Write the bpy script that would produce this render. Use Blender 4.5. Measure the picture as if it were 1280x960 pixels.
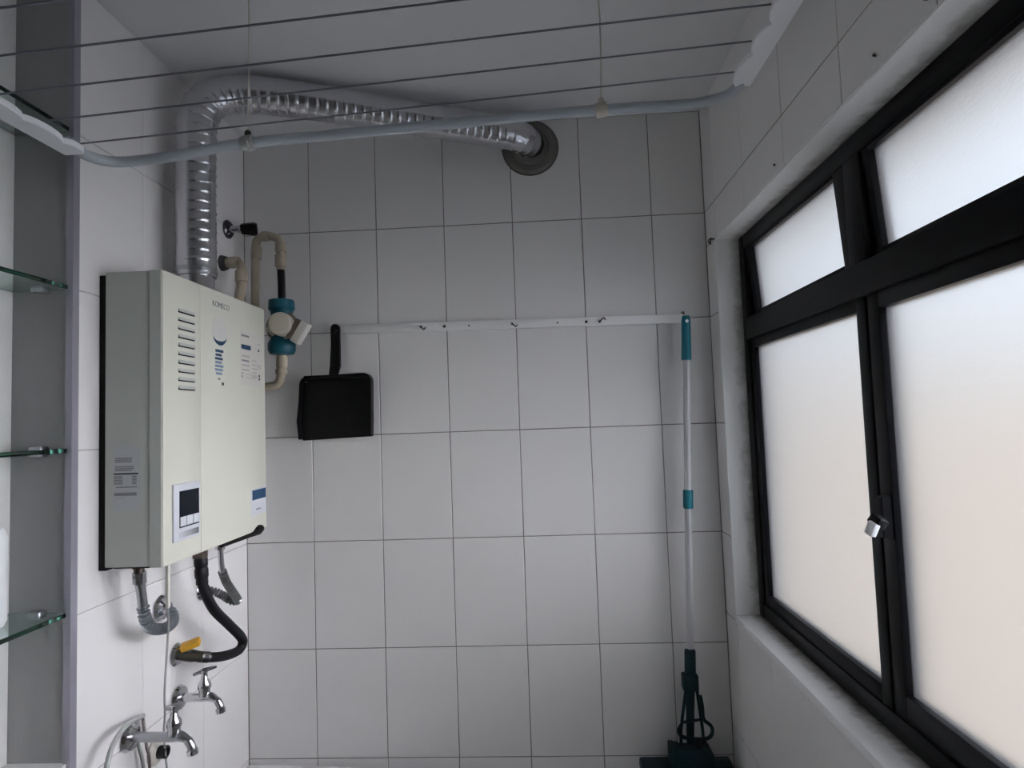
import bpy, bmesh, math, random
from mathutils import Vector, Matrix, Euler

for o in list(bpy.data.objects):
    bpy.data.objects.remove(o, do_unlink=True)
SC = bpy.context.scene
COL = SC.collection
random.seed(7)

# ------------------------------------------------------------------ camera
cam_d = bpy.data.cameras.new('camera')
cam = bpy.data.objects.new('camera', cam_d); COL.objects.link(cam)
cam_d.sensor_width = 36.0; cam_d.lens = 764.26 / 1280 * 36.0
cam_d.clip_start = 0.01; cam_d.clip_end = 200
RX, FW, UP = ((0.99814530, 0.04962179, -0.03526526), (-0.04750272, 0.99715188, 0.05858009), (0.03807167, -0.05679624, 0.99765963))
m = Matrix.Identity(4)
for i in range(3):
    m[i][0] = RX[i]; m[i][1] = UP[i]; m[i][2] = -FW[i]
m.translation = (0.6656, -1.7418, 1.5284)
cam.matrix_world = m
SC.camera = cam

# ------------------------------------------------------------------ light
W = bpy.data.worlds.new('sky'); SC.world = W; W.use_nodes = True
bg = W.node_tree.nodes['Background']
bg.inputs[0].default_value = (0.80, 0.88, 1.0, 1); bg.inputs[1].default_value = 1.15
sun_d = bpy.data.lights.new('sun', 'SUN'); sun_d.energy = 11.2; sun_d.angle = math.radians(45); sun_d.color = (0.965, 0.94, 1.0)
sun = bpy.data.objects.new('sun', sun_d); COL.objects.link(sun)
sun.rotation_euler = Vector((-0.87, 0.13, -0.24)).to_track_quat('-Z', 'Y').to_euler()
sun.location = (6, -3, 8)
SC.cycles.max_bounces = 16; SC.cycles.diffuse_bounces = 8; SC.cycles.transmission_bounces = 12

VS = SC.view_settings
VS.view_transform = 'Standard'; VS.look = 'None'; VS.gamma = 1.0; VS.use_curve_mapping = False
VS.exposure = 0.0

# ------------------------------------------------------------------ materials
MATS = {}
def mat(name, color, rough=0.5, metal=0.0, vary=0.0, vscale=6.0, bump=0.0, bscale=60.0, spec=0.5, coat=0.0):
    M = bpy.data.materials.new(name); M.use_nodes = True
    nt = M.node_tree; b = nt.nodes['Principled BSDF']
    b.inputs['Base Color'].default_value = (*color, 1); b.inputs['Roughness'].default_value = rough
    b.inputs['Metallic'].default_value = metal; b.inputs['Specular IOR Level'].default_value = spec
    b.inputs['Coat Weight'].default_value = coat
    tc = nt.nodes.new('ShaderNodeTexCoord')
    if vary > 0:
        n = nt.nodes.new('ShaderNodeTexNoise'); n.inputs['Scale'].default_value = vscale; n.inputs['Detail'].default_value = 4
        nt.links.new(tc.outputs['Object'], n.inputs['Vector'])
        mx = nt.nodes.new('ShaderNodeMix'); mx.data_type = 'RGBA'
        mx.inputs[6].default_value = (*[c * (1 - vary) for c in color], 1)
        mx.inputs[7].default_value = (*[min(1, c * (1 + vary)) for c in color], 1)
        nt.links.new(n.outputs['Fac'], mx.inputs[0]); nt.links.new(mx.outputs[2], b.inputs['Base Color'])
    if bump > 0:
        n2 = nt.nodes.new('ShaderNodeTexNoise'); n2.inputs['Scale'].default_value = bscale; n2.inputs['Detail'].default_value = 3
        nt.links.new(tc.outputs['Object'], n2.inputs['Vector'])
        bp = nt.nodes.new('ShaderNodeBump'); bp.inputs['Strength'].default_value = bump; bp.inputs['Distance'].default_value = 0.002
        nt.links.new(n2.outputs['Fac'], bp.inputs['Height']); nt.links.new(bp.outputs['Normal'], b.inputs['Normal'])
    MATS[name] = M
    return M

tile_m = mat('tile_glaze', (0.79, 0.78, 0.775), 0.28, vary=0.03, vscale=5, bump=0.04, bscale=9)
grout_m = mat('grout', (0.25, 0.23, 0.21), 0.9, vary=0.4, vscale=20)
grout_l = mat('pale_grout', (0.52, 0.50, 0.49), 0.9, vary=0.2, vscale=20)
plaster = mat('white_plaster', (0.80, 0.80, 0.79), 0.7, vary=0.05, vscale=8, bump=0.15, bscale=40)
ceil_m = mat('ceiling_paint', (0.76, 0.76, 0.77), 0.6, vary=0.03, vscale=3)
floor_m = mat('floor_tile', (0.66, 0.64, 0.61), 0.35, vary=0.06)
greyp = mat('grey_panel', (0.33, 0.33, 0.33), 0.55, vary=0.05, vscale=7)
trim_m = mat('aluminium_trim', (0.36, 0.35, 0.41), 0.4, 0.5)
black_al = mat('black_aluminium', (0.006, 0.006, 0.008), 0.3, spec=0.12)
cream = mat('heater_cream', (0.69, 0.69, 0.60), 0.38)
heatshade = mat('heater_shaded_grey', (0.56, 0.58, 0.54), 0.42)  # heater paint greyed, shade put into the colour of sides and lips
darkp = mat('dark_plastic', (0.005, 0.005, 0.006), 0.45, spec=0.15)
blackrub = mat('black_rubber', (0.006, 0.005, 0.008), 0.5, spec=0.25)
chrome = mat('chrome', (0.62, 0.62, 0.64), 0.12, 1.0)
dchrome = mat('dull_chrome', (0.42, 0.43, 0.45), 0.28, 1.0)
alu = mat('duct_foil', (0.62, 0.62, 0.65), 0.23, 1.0, bump=0.12, bscale=60)
steelg = mat('painted_tube', (0.42, 0.46, 0.50), 0.35)
white_pl = mat('white_plastic', (0.88, 0.89, 0.92), 0.4)
pvc = mat('beige_pvc', (0.40, 0.345, 0.26), 0.45, vary=0.12, vscale=30)
offw = mat('offwhite_plastic', (0.54, 0.50, 0.42), 0.45)
brownp = mat('brown_ring', (0.16, 0.12, 0.09), 0.5)
teal = mat('teal_plastic', (0.0, 0.085, 0.125), 0.38)
tealb = mat('bright_teal_plastic', (0.0, 0.16, 0.22), 0.38)
teald = mat('dark_teal_plastic', (0.001, 0.022, 0.03), 0.45, spec=0.3)
polem = mat('mop_pole', (0.52, 0.52, 0.54), 0.35, 0.25)
yellow = mat('yellow_lever', (0.62, 0.33, 0.02), 0.45, vary=0.25, vscale=60)
railw = mat('white_paint_rail', (0.88, 0.88, 0.88), 0.5)
rust = mat('dark_metal', (0.07, 0.055, 0.045), 0.55, 0.6)
cordm = mat('white_cord', (0.66, 0.64, 0.58), 0.6)
tubeg = mat('grey_tube', (0.36, 0.37, 0.36), 0.35)
ceram = mat('white_porcelain', (0.78, 0.78, 0.79), 0.2)
ink_b = mat('blue_ink', (0.008, 0.05, 0.12), 0.5)
ink_lb = mat('pale_blue_ink', (0.20, 0.28, 0.38), 0.5)
ink_g = mat('grey_ink', (0.22, 0.22, 0.24), 0.5)
ink_lg = mat('faint_grey_ink', (0.46, 0.43, 0.42), 0.5)
ink_k = mat('black_ink', (0.02, 0.02, 0.02), 0.5)
paper = mat('white_paper', (0.66, 0.68, 0.72), 0.6)
silverst = mat('silver_sticker', (0.56, 0.58, 0.60), 0.45)
screenm = mat('display_glass', (0.004, 0.006, 0.014), 0.3, spec=0.15)
facade = mat('beige_render', (0.50, 0.40, 0.30), 0.85, vary=0.08, vscale=0.6)

# clear shelf glass with green edges (absorption by volume)
def glass_mat(name, vol=None, dens=0, rough=0.0, color=(1, 1, 1), ior=1.45, bump=0, bscale=100):
    M = bpy.data.materials.new(name); M.use_nodes = True; nt = M.node_tree; nt.nodes.clear()
    o = nt.nodes.new('ShaderNodeOutputMaterial'); g = nt.nodes.new('ShaderNodeBsdfGlass')
    g.inputs['Color'].default_value = (*color, 1); g.inputs['Roughness'].default_value = rough; g.inputs['IOR'].default_value = ior
    nt.links.new(g.outputs[0], o.inputs['Surface'])
    if vol:
        a = nt.nodes.new('ShaderNodeVolumeAbsorption'); a.inputs[0].default_value = (*vol, 1); a.inputs[1].default_value = dens
        nt.links.new(a.outputs[0], o.inputs['Volume'])
    if bump:
        tc = nt.nodes.new('ShaderNodeTexCoord'); n = nt.nodes.new('ShaderNodeTexNoise'); n.inputs['Scale'].default_value = bscale
        n.inputs['Detail'].default_value = 2
        mp = nt.nodes.new('ShaderNodeMapping'); mp.inputs['Scale'].default_value = (1, 0.6, 1.6)
        nt.links.new(tc.outputs['Object'], mp.inputs[0]); nt.links.new(mp.outputs[0], n.inputs['Vector'])
        b = nt.nodes.new('ShaderNodeBump'); b.inputs['Strength'].default_value = bump; b.inputs['Distance'].default_value = 0.001
        nt.links.new(n.outputs['Fac'], b.inputs['Height']); nt.links.new(b.outputs[0], g.inputs['Normal'])
    return M
shelf_glass = glass_mat('shelf_glass', (0.14, 0.66, 0.52), 30.0, 0.0)
frost = glass_mat('frosted_glass', None, 0, 0.36, (0.97, 0.98, 0.98), 1.45, 0.25, 160)
nt = frost.node_tree; tr = nt.nodes.new('ShaderNodeBsdfTranslucent'); tr.inputs[0].default_value = (0.95, 0.97, 1.0, 1)
mx = nt.nodes.new('ShaderNodeMixShader'); mx.inputs[0].default_value = 0.02
g_ = [n for n in nt.nodes if n.type == 'BSDF_GLASS'][0]; o_ = [n for n in nt.nodes if n.type == 'OUTPUT_MATERIAL'][0]
nt.links.new(g_.outputs[0], mx.inputs[1]); nt.links.new(tr.outputs[0], mx.inputs[2]); nt.links.new(mx.outputs[0], o_.inputs['Surface'])

# sill and reveal plaster with grime of its own along the frame
def grimy(name, base, dirt, x0, x1):
    M = bpy.data.materials.new(name); M.use_nodes = True; nt = M.node_tree; b = nt.nodes['Principled BSDF']
    b.inputs['Roughness'].default_value = 0.55
    tc = nt.nodes.new('ShaderNodeTexCoord'); sx = nt.nodes.new('ShaderNodeSeparateXYZ'); nt.links.new(tc.outputs['Object'], sx.inputs[0])
    n = nt.nodes.new('ShaderNodeTexNoise'); n.inputs['Scale'].default_value = 30; n.inputs['Detail'].default_value = 9; n.inputs['Roughness'].default_value = 0.7
    nt.links.new(tc.outputs['Object'], n.inputs['Vector'])
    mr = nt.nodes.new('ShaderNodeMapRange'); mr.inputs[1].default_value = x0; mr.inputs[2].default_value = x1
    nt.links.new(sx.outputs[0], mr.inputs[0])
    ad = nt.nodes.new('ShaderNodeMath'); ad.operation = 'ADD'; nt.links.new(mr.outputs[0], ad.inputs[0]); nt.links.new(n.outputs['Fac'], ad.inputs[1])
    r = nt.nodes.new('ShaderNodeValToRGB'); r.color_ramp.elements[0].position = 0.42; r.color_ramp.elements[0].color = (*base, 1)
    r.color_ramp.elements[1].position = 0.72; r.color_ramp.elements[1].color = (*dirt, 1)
    hf = nt.nodes.new('ShaderNodeMath'); hf.operation = 'MULTIPLY'; hf.inputs[1].default_value = 0.5
    nt.links.new(ad.outputs[0], hf.inputs[0]); nt.links.new(hf.outputs[0], r.inputs[0]); nt.links.new(r.outputs[0], b.inputs['Base Color'])
    return M
sill_m = grimy('sill_stone', (0.86, 0.86, 0.86), (0.16, 0.14, 0.10), -0.052, 0.010)
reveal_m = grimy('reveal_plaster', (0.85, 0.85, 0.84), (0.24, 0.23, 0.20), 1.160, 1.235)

# ------------------------------------------------------------------ mesh helpers
def box(bm, x0, x1, y0, y1, z0, z1, bev=0.0, seg=2):
    r = bmesh.ops.create_cube(bm, size=1.0)
    vs = r['verts']
    for v in vs:
        v.co.x = (x0 + x1) / 2 + v.co.x * (x1 - x0); v.co.y = (y0 + y1) / 2 + v.co.y * (y1 - y0); v.co.z = (z0 + z1) / 2 + v.co.z * (z1 - z0)
    if bev > 0:
        es = list({e for v in vs for e in v.link_edges})
        bmesh.ops.bevel(bm, geom=es, offset=bev, segments=seg, profile=0.5, affect='EDGES')
    return vs
def nb(): return bmesh.new()
def B(*a, **k):
    bm = nb(); box(bm, *a, **k); return bm
def crom(pts, n=8):
    pts = [Vector(p) for p in pts]
    if len(pts) < 3: return pts
    q = [2 * pts[0] - pts[1]] + pts + [2 * pts[-1] - pts[-2]]
    out = []
    for i in range(1, len(q) - 2):
        p0, p1, p2, p3 = q[i - 1:i + 3]
        for k in range(n):
            t = k / n
            out.append(0.5 * ((2 * p1) + (p2 - p0) * t + (2 * p0 - 5 * p1 + 4 * p2 - p3) * t * t + (3 * p1 - p0 - 3 * p2 + p3) * t ** 3))
    out.append(pts[-1])
    return out
def resample(P, step):
    out = [P[0].copy()]; acc = 0.0
    for a, b in zip(P, P[1:]):
        L = (b - a).length
        if L < 1e-9: continue
        d = step - acc
        while d <= L:
            out.append(a + (b - a) * (d / L)); d += step
        acc = L - (d - step)
    return out
def frames(P):
    T = []
    for i in range(len(P)):
        a = P[max(0, i - 1)]; b = P[min(len(P) - 1, i + 1)]
        T.append((b - a).normalized())
    ref = Vector((0, 0, 1)) if abs(T[0].z) < 0.9 else Vector((0, 1, 0))
    N = (ref - T[0] * ref.dot(T[0])).normalized(); F = []
    for t in T:
        N = (N - t * N.dot(t)).normalized(); F.append((t, N, t.cross(N)))
    return F
def tube(bm, P, r, segs=12, cap=True):
    """r: number, list or f(i, theta)"""
    P = [Vector(p) for p in P]; F = frames(P); rings = []
    for i, (p, (t, n, b)) in enumerate(zip(P, F)):
        ring = []
        for k in range(segs):
            th = 2 * math.pi * k / segs
            rr = r(i, th) if callable(r) else (r[i] if isinstance(r, (list, tuple)) else r)
            ring.append(bm.verts.new(p + (n * math.cos(th) + b * math.sin(th)) * rr))
        rings.append(ring)
    for a, c in zip(rings, rings[1:]):
        for k in range(segs):
            bm.faces.new((a[k], a[(k + 1) % segs], c[(k + 1) % segs], c[k]))
    if cap:
        bm.faces.new(rings[0][::-1]); bm.faces.new(rings[-1])
    return bm
def T(P, r, segs=12, smooth=0, cap=True):
    bm = nb(); tube(bm, crom(P, smooth) if smooth else P, r, segs, cap); return bm
def lathe(bm, o, axis, prof, segs=20):
    """prof: (distance along axis, radius)"""
    o = Vector(o); axis = Vector(axis).normalized()
    tube(bm, [o + axis * d for d, _ in prof], [max(rr, 1e-4) for _, rr in prof], segs)
    return bm
def lathe2(bm, o, axis, prof, segs=20):
    """like lathe but correct frames when the profile steps back or repeats a station"""
    o = Vector(o); a = Vector(axis).normalized()
    ref = Vector((0, 0, 1)) if abs(a.z) < 0.9 else Vector((0, 1, 0))
    n = (ref - a * ref.dot(a)).normalized(); b = a.cross(n); rings = []
    for d, r in prof:
        rings.append([bm.verts.new(o + a * d + (n * math.cos(2 * math.pi * k / segs) + b * math.sin(2 * math.pi * k / segs)) * max(r, 1e-4)) for k in range(segs)])
    for p, q in zip(rings, rings[1:]):
        for k in range(segs): bm.faces.new((p[k], p[(k + 1) % segs], q[(k + 1) % segs], q[k]))
    bm.faces.new(rings[0][::-1]); bm.faces.new(rings[-1])
    return bm
def L(o, axis, prof, segs=20):
    return lathe2(nb(), o, axis, prof, segs)
def extrude_outline(pts, origin, u, v, depth, bev=0.0):
    """polygon in (u,v) extruded along u x v by depth"""
    bm = nb(); u = Vector(u); v = Vector(v); w = u.cross(v); o = Vector(origin)
    a = [bm.verts.new(o + u * p[0] + v * p[1]) for p in pts]; b = [bm.verts.new(o + u * p[0] + v * p[1] + w * depth) for p in pts]
    n = len(pts)
    bm.faces.new(a[::-1]); bm.faces.new(b)
    for i in range(n): bm.faces.new((a[i], a[(i + 1) % n], b[(i + 1) % n], b[i]))
    bmesh.ops.recalc_face_normals(bm, faces=bm.faces)
    if bev: bmesh.ops.bevel(bm, geom=[e for e in bm.edges if len(e.link_faces) == 2 and e.calc_face_angle(0) > 0.6], offset=bev, segments=2, affect='EDGES')
    return bm
ROOT = {}
def finish(name, bm, material, parent=None, smooth=True, angle=35):
    bmesh.ops.recalc_face_normals(bm, faces=bm.faces)
    if parent is not None:
        off = ROOT[parent.name]
    else:
        xs = [v.co for v in bm.verts]
        off = Vector(((min(v.x for v in xs) + max(v.x for v in xs)) / 2, (min(v.y for v in xs) + max(v.y for v in xs)) / 2, min(v.z for v in xs)))
    for v in bm.verts: v.co -= off
    me = bpy.data.meshes.new(name); bm.to_mesh(me); bm.free()
    if smooth:
        me.polygons.foreach_set('use_smooth', [True] * len(me.polygons))
        me.set_sharp_from_angle(angle=math.radians(angle))
    me.materials.append(material)
    o = bpy.data.objects.new(name, me); COL.objects.link(o)
    if parent is not None:
        o.parent = parent
    else:
        o.location = off
    ROOT[o.name] = off
    return o
def obj(name, bm, material, parent=None, **k): return finish(name, bm, material, parent, **k)
def tag(o, label, cat, group=None):
    o['label'] = label; o['category'] = cat
    if group: o['group'] = group
    return o
def thing(name, label, cat, loc, group=None):
    e = bpy.data.objects.new(name, None); COL.objects.link(e); e.location = loc; e.empty_display_size = 0.05
    ROOT[e.name] = Vector(loc); return tag(e, label, cat, group)
def struct(name, bm, material, parent=None, label=None, **k):
    bmesh.ops.recalc_face_normals(bm, faces=bm.faces)
    me = bpy.data.meshes.new(name); bm.to_mesh(me); bm.free(); me.materials.append(material)
    o = bpy.data.objects.new(name, me); COL.objects.link(o); ROOT[o.name] = Vector((0, 0, 0))
    if parent: o.parent = parent
    else: o['kind'] = 'structure'
    if label: o['label'] = label
    return o
def text(name, body, size, origin, u, v, material, parent, depth=0.0003):
    cu = bpy.data.curves.new(name, 'FONT'); cu.body = body; cu.size = size; cu.extrude = depth
    t = bpy.data.objects.new(name, cu); COL.objects.link(t)
    bpy.context.view_layer.update()
    me = bpy.data.meshes.new_from_object(t.evaluated_get(bpy.context.evaluated_depsgraph_get()))
    bpy.data.objects.remove(t, do_unlink=True)
    u = Vector(u); v = Vector(v); w = u.cross(v); off = ROOT[parent.name]
    for vt in me.vertices:
        vt.co = Vector(origin) + u * vt.co.x + v * vt.co.y + w * vt.co.z - off
    me.materials.clear(); me.materials.append(material)
    o = bpy.data.objects.new(name, me); COL.objects.link(o); o.parent = parent; ROOT[o.name] = off
    return o

# ------------------------------------------------------------------ room shell
XL, XR, ZC = -0.196, 1.15, 2.40
YJ = -0.66          # end of the tiled left wall, start of the shelf recess
XN = -0.312         # back of the recess
YF = -2.60          # wall behind the camera
OY0, OY1, OZ0, OZ1 = -0.085, -1.33, 1.0, 2.0     # window opening
GAP = 0.0025; PROUD = 0.0016

struct('floor', B(XN - 0.1, XR + 0.15, YF - 0.1, 0.1, -0.1, 0.0), floor_m)
struct('ceiling', B(XN - 0.1, XR + 0.15, YF - 0.1, 0.1, ZC, ZC + 0.1), ceil_m)
wall_back = struct('wall_back', B(XL - 0.15, XR + 0.15, PROUD, 0.12, 0, ZC), grout_m)
wall_left = struct('wall_left', B(XL - 0.14, XL - PROUD, YJ + 0.012, PROUD, 0, ZC), grout_l)
bm = nb()
box(bm, XN - 0.1, XN, -1.75, YJ, 0, ZC)
box(bm, XN - 0.1, XL, YF, -1.75, 0, ZC)
box(bm, XN, XL - 0.004, -1.75, YJ, 0, 0.948)
struct('wall_recess', bm, plaster, label='white back of the shelf recess')
struct('wall_jamb', B(XN - 0.02, XL - 0.003, YJ, YJ + 0.0125, 0.948, ZC), greyp, label='grey panel closing the end of the shelf recess')
struct('trim_1', extrude_outline([(0, 0), (0.013, 0), (0.013, 0.016), (0.009, 0.016), (0.009, 0.004), (0, 0.004)], (XL - 0.0105, YJ - 0.003, 0.0), (1, 0, 0), (0, 1, 0), ZC - 0.001), trim_m, label='metal edge strip on the corner of the tiled wall')
bm = nb()
box(bm, XR + PROUD, XR + 0.15, YF, 0.1, 0, OZ0 - 0.018); box(bm, XR + PROUD, XR + 0.15, YF, 0.1, OZ1, ZC)
box(bm, XR + PROUD, XR + 0.15, OY0, 0.1, OZ0 - 0.018, OZ1); box(bm, XR + PROUD, XR + 0.15, YF, OY1, OZ0 - 0.018, OZ1)
wall_right = struct('wall_right', bm, grout_m)
struct('wall_front', B(XN - 0.1, XR + 0.15, YF - 0.1, YF, 0, ZC), mat('greige_paint', (0.40, 0.38, 0.36), 0.7, vary=0.05))

TM = {}
def tile_mesh(w, h, axis, material):
    key = (round(w, 4), round(h, 4), axis, material.name)
    if key in TM: return TM[key]
    bm = nb(); c = 0.0009; t = 0.004
    def ring(i, d): return [bm.verts.new(p) for p in ((-w / 2 + i, -h / 2 + i, d), (w / 2 - i, -h / 2 + i, d), (w / 2 - i, h / 2 - i, d), (-w / 2 + i, h / 2 - i, d))]
    r0 = ring(0, -t); r1 = ring(0, -c); r2 = ring(c, 0)
    for a, b in ((r0, r1), (r1, r2)):
        for k in range(4): bm.faces.new((a[k], a[(k + 1) % 4], b[(k + 1) % 4], b[k]))
    bm.faces.new(r2)
    # local (a, b, out) -> world
    R = {'back': Matrix(((1, 0, 0), (0, 0, -1), (0, 1, 0))), 'left': Matrix(((0, 0, 1), (1, 0, 0), (0, 1, 0))), 'right': Matrix(((0, 0, -1), (-1, 0, 0), (0, 1, 0)))}[axis]
    for v in bm.verts: v.co = R @ v.co
    me = bpy.data.meshes.new('tile'); bm.to_mesh(me); bm.free(); me.materials.append(material); TM[key] = me
    return me
def lay(parent, axis, plane, cells, jitter=0.0005, ga=None):
    for a0, a1, b0, b1 in cells:
        w, h = a1 - a0 - (GAP if ga is None else ga), b1 - b0 - GAP
        if w < 0.004 or h < 0.004: continue
        o = bpy.data.objects.new('tile', tile_mesh(w, h, axis, tile_m)); COL.objects.link(o)
        j = random.uniform(-jitter, jitter * 0.4); ca, cb = (a0 + a1) / 2, (b0 + b1) / 2
        o.location = {'back': (ca, plane - j, cb), 'left': (plane + j, ca, cb), 'right': (plane - j, ca, cb)}[axis]
        o.rotation_euler = [random.uniform(-0.0018, 0.0018) for _ in range(3)]
        o.parent = parent
ZR = [i * 0.3 for i in range(9)]
cx = [XL] + [0.2 * i for i in range(0, 6)] + [XR]
cx = sorted(set([XL, 0.0, 0.2, 0.4, 0.6, 0.8, 1.0, XR]))
lay(wall_back, 'back', 0.0, [(a, b, z0, z1) for a, b in zip(cx, cx[1:]) for z0, z1 in zip(ZR, ZR[1:])])
cy = [YJ + 0.013, -0.46, -0.23, 0.0]
lay(wall_left, 'left', XL, [(a, b, z0, z1) for a, b in zip(cy, cy[1:]) for z0, z1 in zip(ZR, ZR[1:])], 0.0002, 0.0008)
ry = [0.0, -0.094, -0.327, -0.56, -0.79, -1.02, -1.25, -1.48, -1.71, -1.94, -2.17, -2.4, -2.6]
cells = []
for a1, a0 in zip(ry, ry[1:]):
    for z0, z1 in zip(ZR, ZR[1:]):
        # keep what lies outside the window opening
        if z1 > OZ1:
            cells.append((a0, a1, max(z0, OZ1), z1))
        zl, zh = max(z0, OZ0 - 0.018), min(z1, OZ1)
        if zh - zl > 0.001:
            if a1 > OY0: cells.append((max(a0, OY0), a1, zl, zh))
            if a0 < OY1: cells.append((a0, min(a1, OY1), zl, zh))
lay(wall_right, 'right', XR, cells)
zl_ = [0.0, 0.082, 0.382, 0.682, 0.982]
lay(wall_right, 'right', XR, [(a0, a1, z0, z1) for a1, a0 in zip(ry, ry[1:]) for z0, z1 in zip(zl_, zl_[1:])], 0.0003, 0.0014)

# ------------------------------------------------------------------ window
XW = 1.21
struct('window_reveal', B(XR - 0.001, XW + 0.03, OY0 - 0.006, OY0 + 0.0, OZ0, OZ1, bev=0.0015), reveal_m, wall_right)
struct('window_reveal', B(XR - 0.001, XW + 0.03, OY1, OY0, OZ1 - 0.006, OZ1, bev=0.0015), reveal_m, wall_right)
struct('window_reveal', B(XR - 0.001, XW + 0.03, OY1, OY1 + 0.006, OZ0, OZ1, bev=0.0015), reveal_m, wall_right)
win = thing('window_1', 'x', 'window', (XW, OY0, OZ0))
del win['label'], win['category']; win['kind'] = 'structure'
win['label'] = 'black aluminium window with four frosted panes'
def ringbox(x0, x1, y0, y1, z0, z1, w, wz=None, bev=0.002):
    wz = wz or w; bm = nb()
    box(bm, x0, x1, y0, y0 + w, z0, z1, bev=bev); box(bm, x0, x1, y1 - w, y1, z0, z1, bev=bev)
    box(bm, x0 + 0.0003, x1 - 0.0003, y0 + w * 0.5, y1 - w * 0.5, z0, z0 + wz, bev=bev); box(bm, x0 + 0.0003, x1 - 0.0003, y0 + w * 0.5, y1 - w * 0.5, z1 - wz, z1, bev=bev)
    return bm
obj('window_sill', B(XR - 0.002, XW + 0.03, OY1, OY0, OZ0 - 0.018, OZ0, bev=0.002), sill_m, win)
FZ0, FZ1, FY0, FY1 = OZ0 + 0.001, OZ1 - 0.007, OY1 + 0.007, OY0 - 0.007
obj('frame', ringbox(XW, XW + 0.05, FY0, FY1, FZ0, FZ1, 0.036, 0.036), black_al, win)
obj('transom', B(XW - 0.004, XW + 0.05, FY0 + 0.03, FY1 - 0.03, 1.715, 1.772, bev=0.003), black_al, win)
obj('mullion', B(XW + 0.001, XW + 0.05, -0.712, -0.657, 1.765, FZ1 - 0.03, bev=0.002), black_al, win)
obj('mullion', B(XW + 0.008, XW + 0.05, -0.715, -0.685, FZ0 + 0.03, 1.72, bev=0.002), black_al, win)
def sash(y0, y1, z0, z1, wl, wr, wb, wt, x, tilt=0.0):
    bm = nb()
    box(bm, x, x + 0.028, y1 - wl, y1, z0, z1, bev=0.002); box(bm, x, x + 0.028, y0, y0 + wr, z0, z1, bev=0.002)
    box(bm, x + 0.0004, x + 0.0276, y0 + wr * 0.6, y1 - wl * 0.6, z0, z0 + wb, bev=0.002); box(bm, x + 0.0004, x + 0.0276, y0 + wr * 0.6, y1 - wl * 0.6, z1 - wt, z1, bev=0.002)
    pn = B(x + 0.011, x + 0.015, y0 + wr - 0.006, y1 - wl + 0.006, z0 + wb - 0.006, z1 - wt + 0.006)
    if tilt:
        piv = Vector((x + 0.014, 0, z1)); Rm = Matrix.Translation(piv) @ Matrix.Rotation(tilt, 4, 'Y') @ Matrix.Translation(-piv)
        bm.transform(Rm); pn.transform(Rm)
    s = obj('sash', bm, black_al, win)
    obj('pane', pn, frost, s, smooth=False)
    return s
TILT = -math.radians(4.0)
sash(-0.655, -0.124, 1.762, 1.962, 0.042, 0.042, 0.026, 0.012, XW + 0.003, TILT)
sash(-1.29, -0.714, 1.762, 1.962, 0.022, 0.04, 0.026, 0.012, XW + 0.003, TILT)
sl = sash(-0.694, -0.124, 1.030, 1.722, 0.030, 0.030, 0.036, 0.030, XW + 0.004)
sr = sash(-1.290, -0.702, 1.030, 1.722, 0.034, 0.036, 0.048, 0.034, XW + 0.004)
la = obj('latch', extrude_outline([(-0.011, -0.032), (0.011, -0.032), (0.013, 0.02), (0.004, 0.034), (-0.011, 0.034)], (XW - 0.012, -0.722, 1.352), (0, 1, 0), (0, 0, 1), 0.018, 0.002), black_al, win)
lv = nb(); box(lv, -0.012, 0.006, -0.010, 0.012, -0.007, 0.010, bev=0.002); lv.transform(Matrix.Translation((XW - 0.022, -0.742, 1.346)) @ Euler((0.5, 0.35, 0.3)).to_matrix().to_4x4())
obj('lever', lv, darkp, la)
tp = nb(); box(tp, -0.006, 0.005, -0.008, 0.008, -0.011, 0.011, bev=0.002); tp.transform(Matrix.Translation((XW - 0.034, -0.744, 1.338)) @ Euler((0.35, 0.2, 0.3)).to_matrix().to_4x4())
o = obj('lever_tip', tp, white_pl, la); o['label'] = 'pale lever tip'

struct('added_hood', B(XR + 0.15, XR + 0.34, OY1 - 0.25, OY0 + 0.3, 2.06, 2.12, bev=0.004), facade, wall_right)  # unseen slab outside, added to tint and dim the tops of the upper panes
# opposite house, seen only as a warm blur through the frosted panes
nbld = thing('neighbour_house', 'beige rendered house wall outside beyond the frosted window panes', 'building', (7.8, 8.8, -6))
obj('facade', B(1.6, 14.0, 5.5, 12, -6, 1.9), facade, nbld)
obj('parapet', B(1.5, 14.1, 5.4, 12.1, 1.9, 2.05), facade, nbld)

# ------------------------------------------------------------------ gas water heater
HX0, HXM, HX1, HY0, HY1, HZ0, HZ1 = -0.182, -0.0925, -0.066, -0.595, -0.155, 1.273, 1.847
H = thing('gas_water_heater', 'cream wall-mounted gas water heater with louvres and a small display', 'water heater', (-0.12, -0.375, HZ0))
obj('shaded_gap_plate', B(XL + 0.0004, HX0 + 0.002, HY0 + 0.004, HY1 - 0.01, HZ0 - 0.006, HZ1 - 0.006), darkp, H)  # back bracket kept black, standing in for the shadowed gap at the wall
obj('casing', B(HX0, HXM, HY0 + 0.001, HY1 - 0.001, HZ0, HZ1 - 0.001, bev=0.002), heatshade, H)
YS = -0.463
fc = nb(); box(fc, HXM + 0.0006, HX1 - 0.001, HY0, HY1, HZ0 - 0.002, HZ1, bev=0.002)
cov = obj('front_cover', fc, cream, H)
o = obj('front_panel', B(HX1 - 0.0015, HX1, HY0 + 0.0015, YS - 0.0006, HZ0, HZ1 - 0.002, bev=0.0004), cream, cov)
o = obj('front_panel', B(HX1 - 0.0015, HX1, YS + 0.0006, HY1 - 0.0015, HZ0, HZ1 - 0.002, bev=0.0004), cream, cov)
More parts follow.
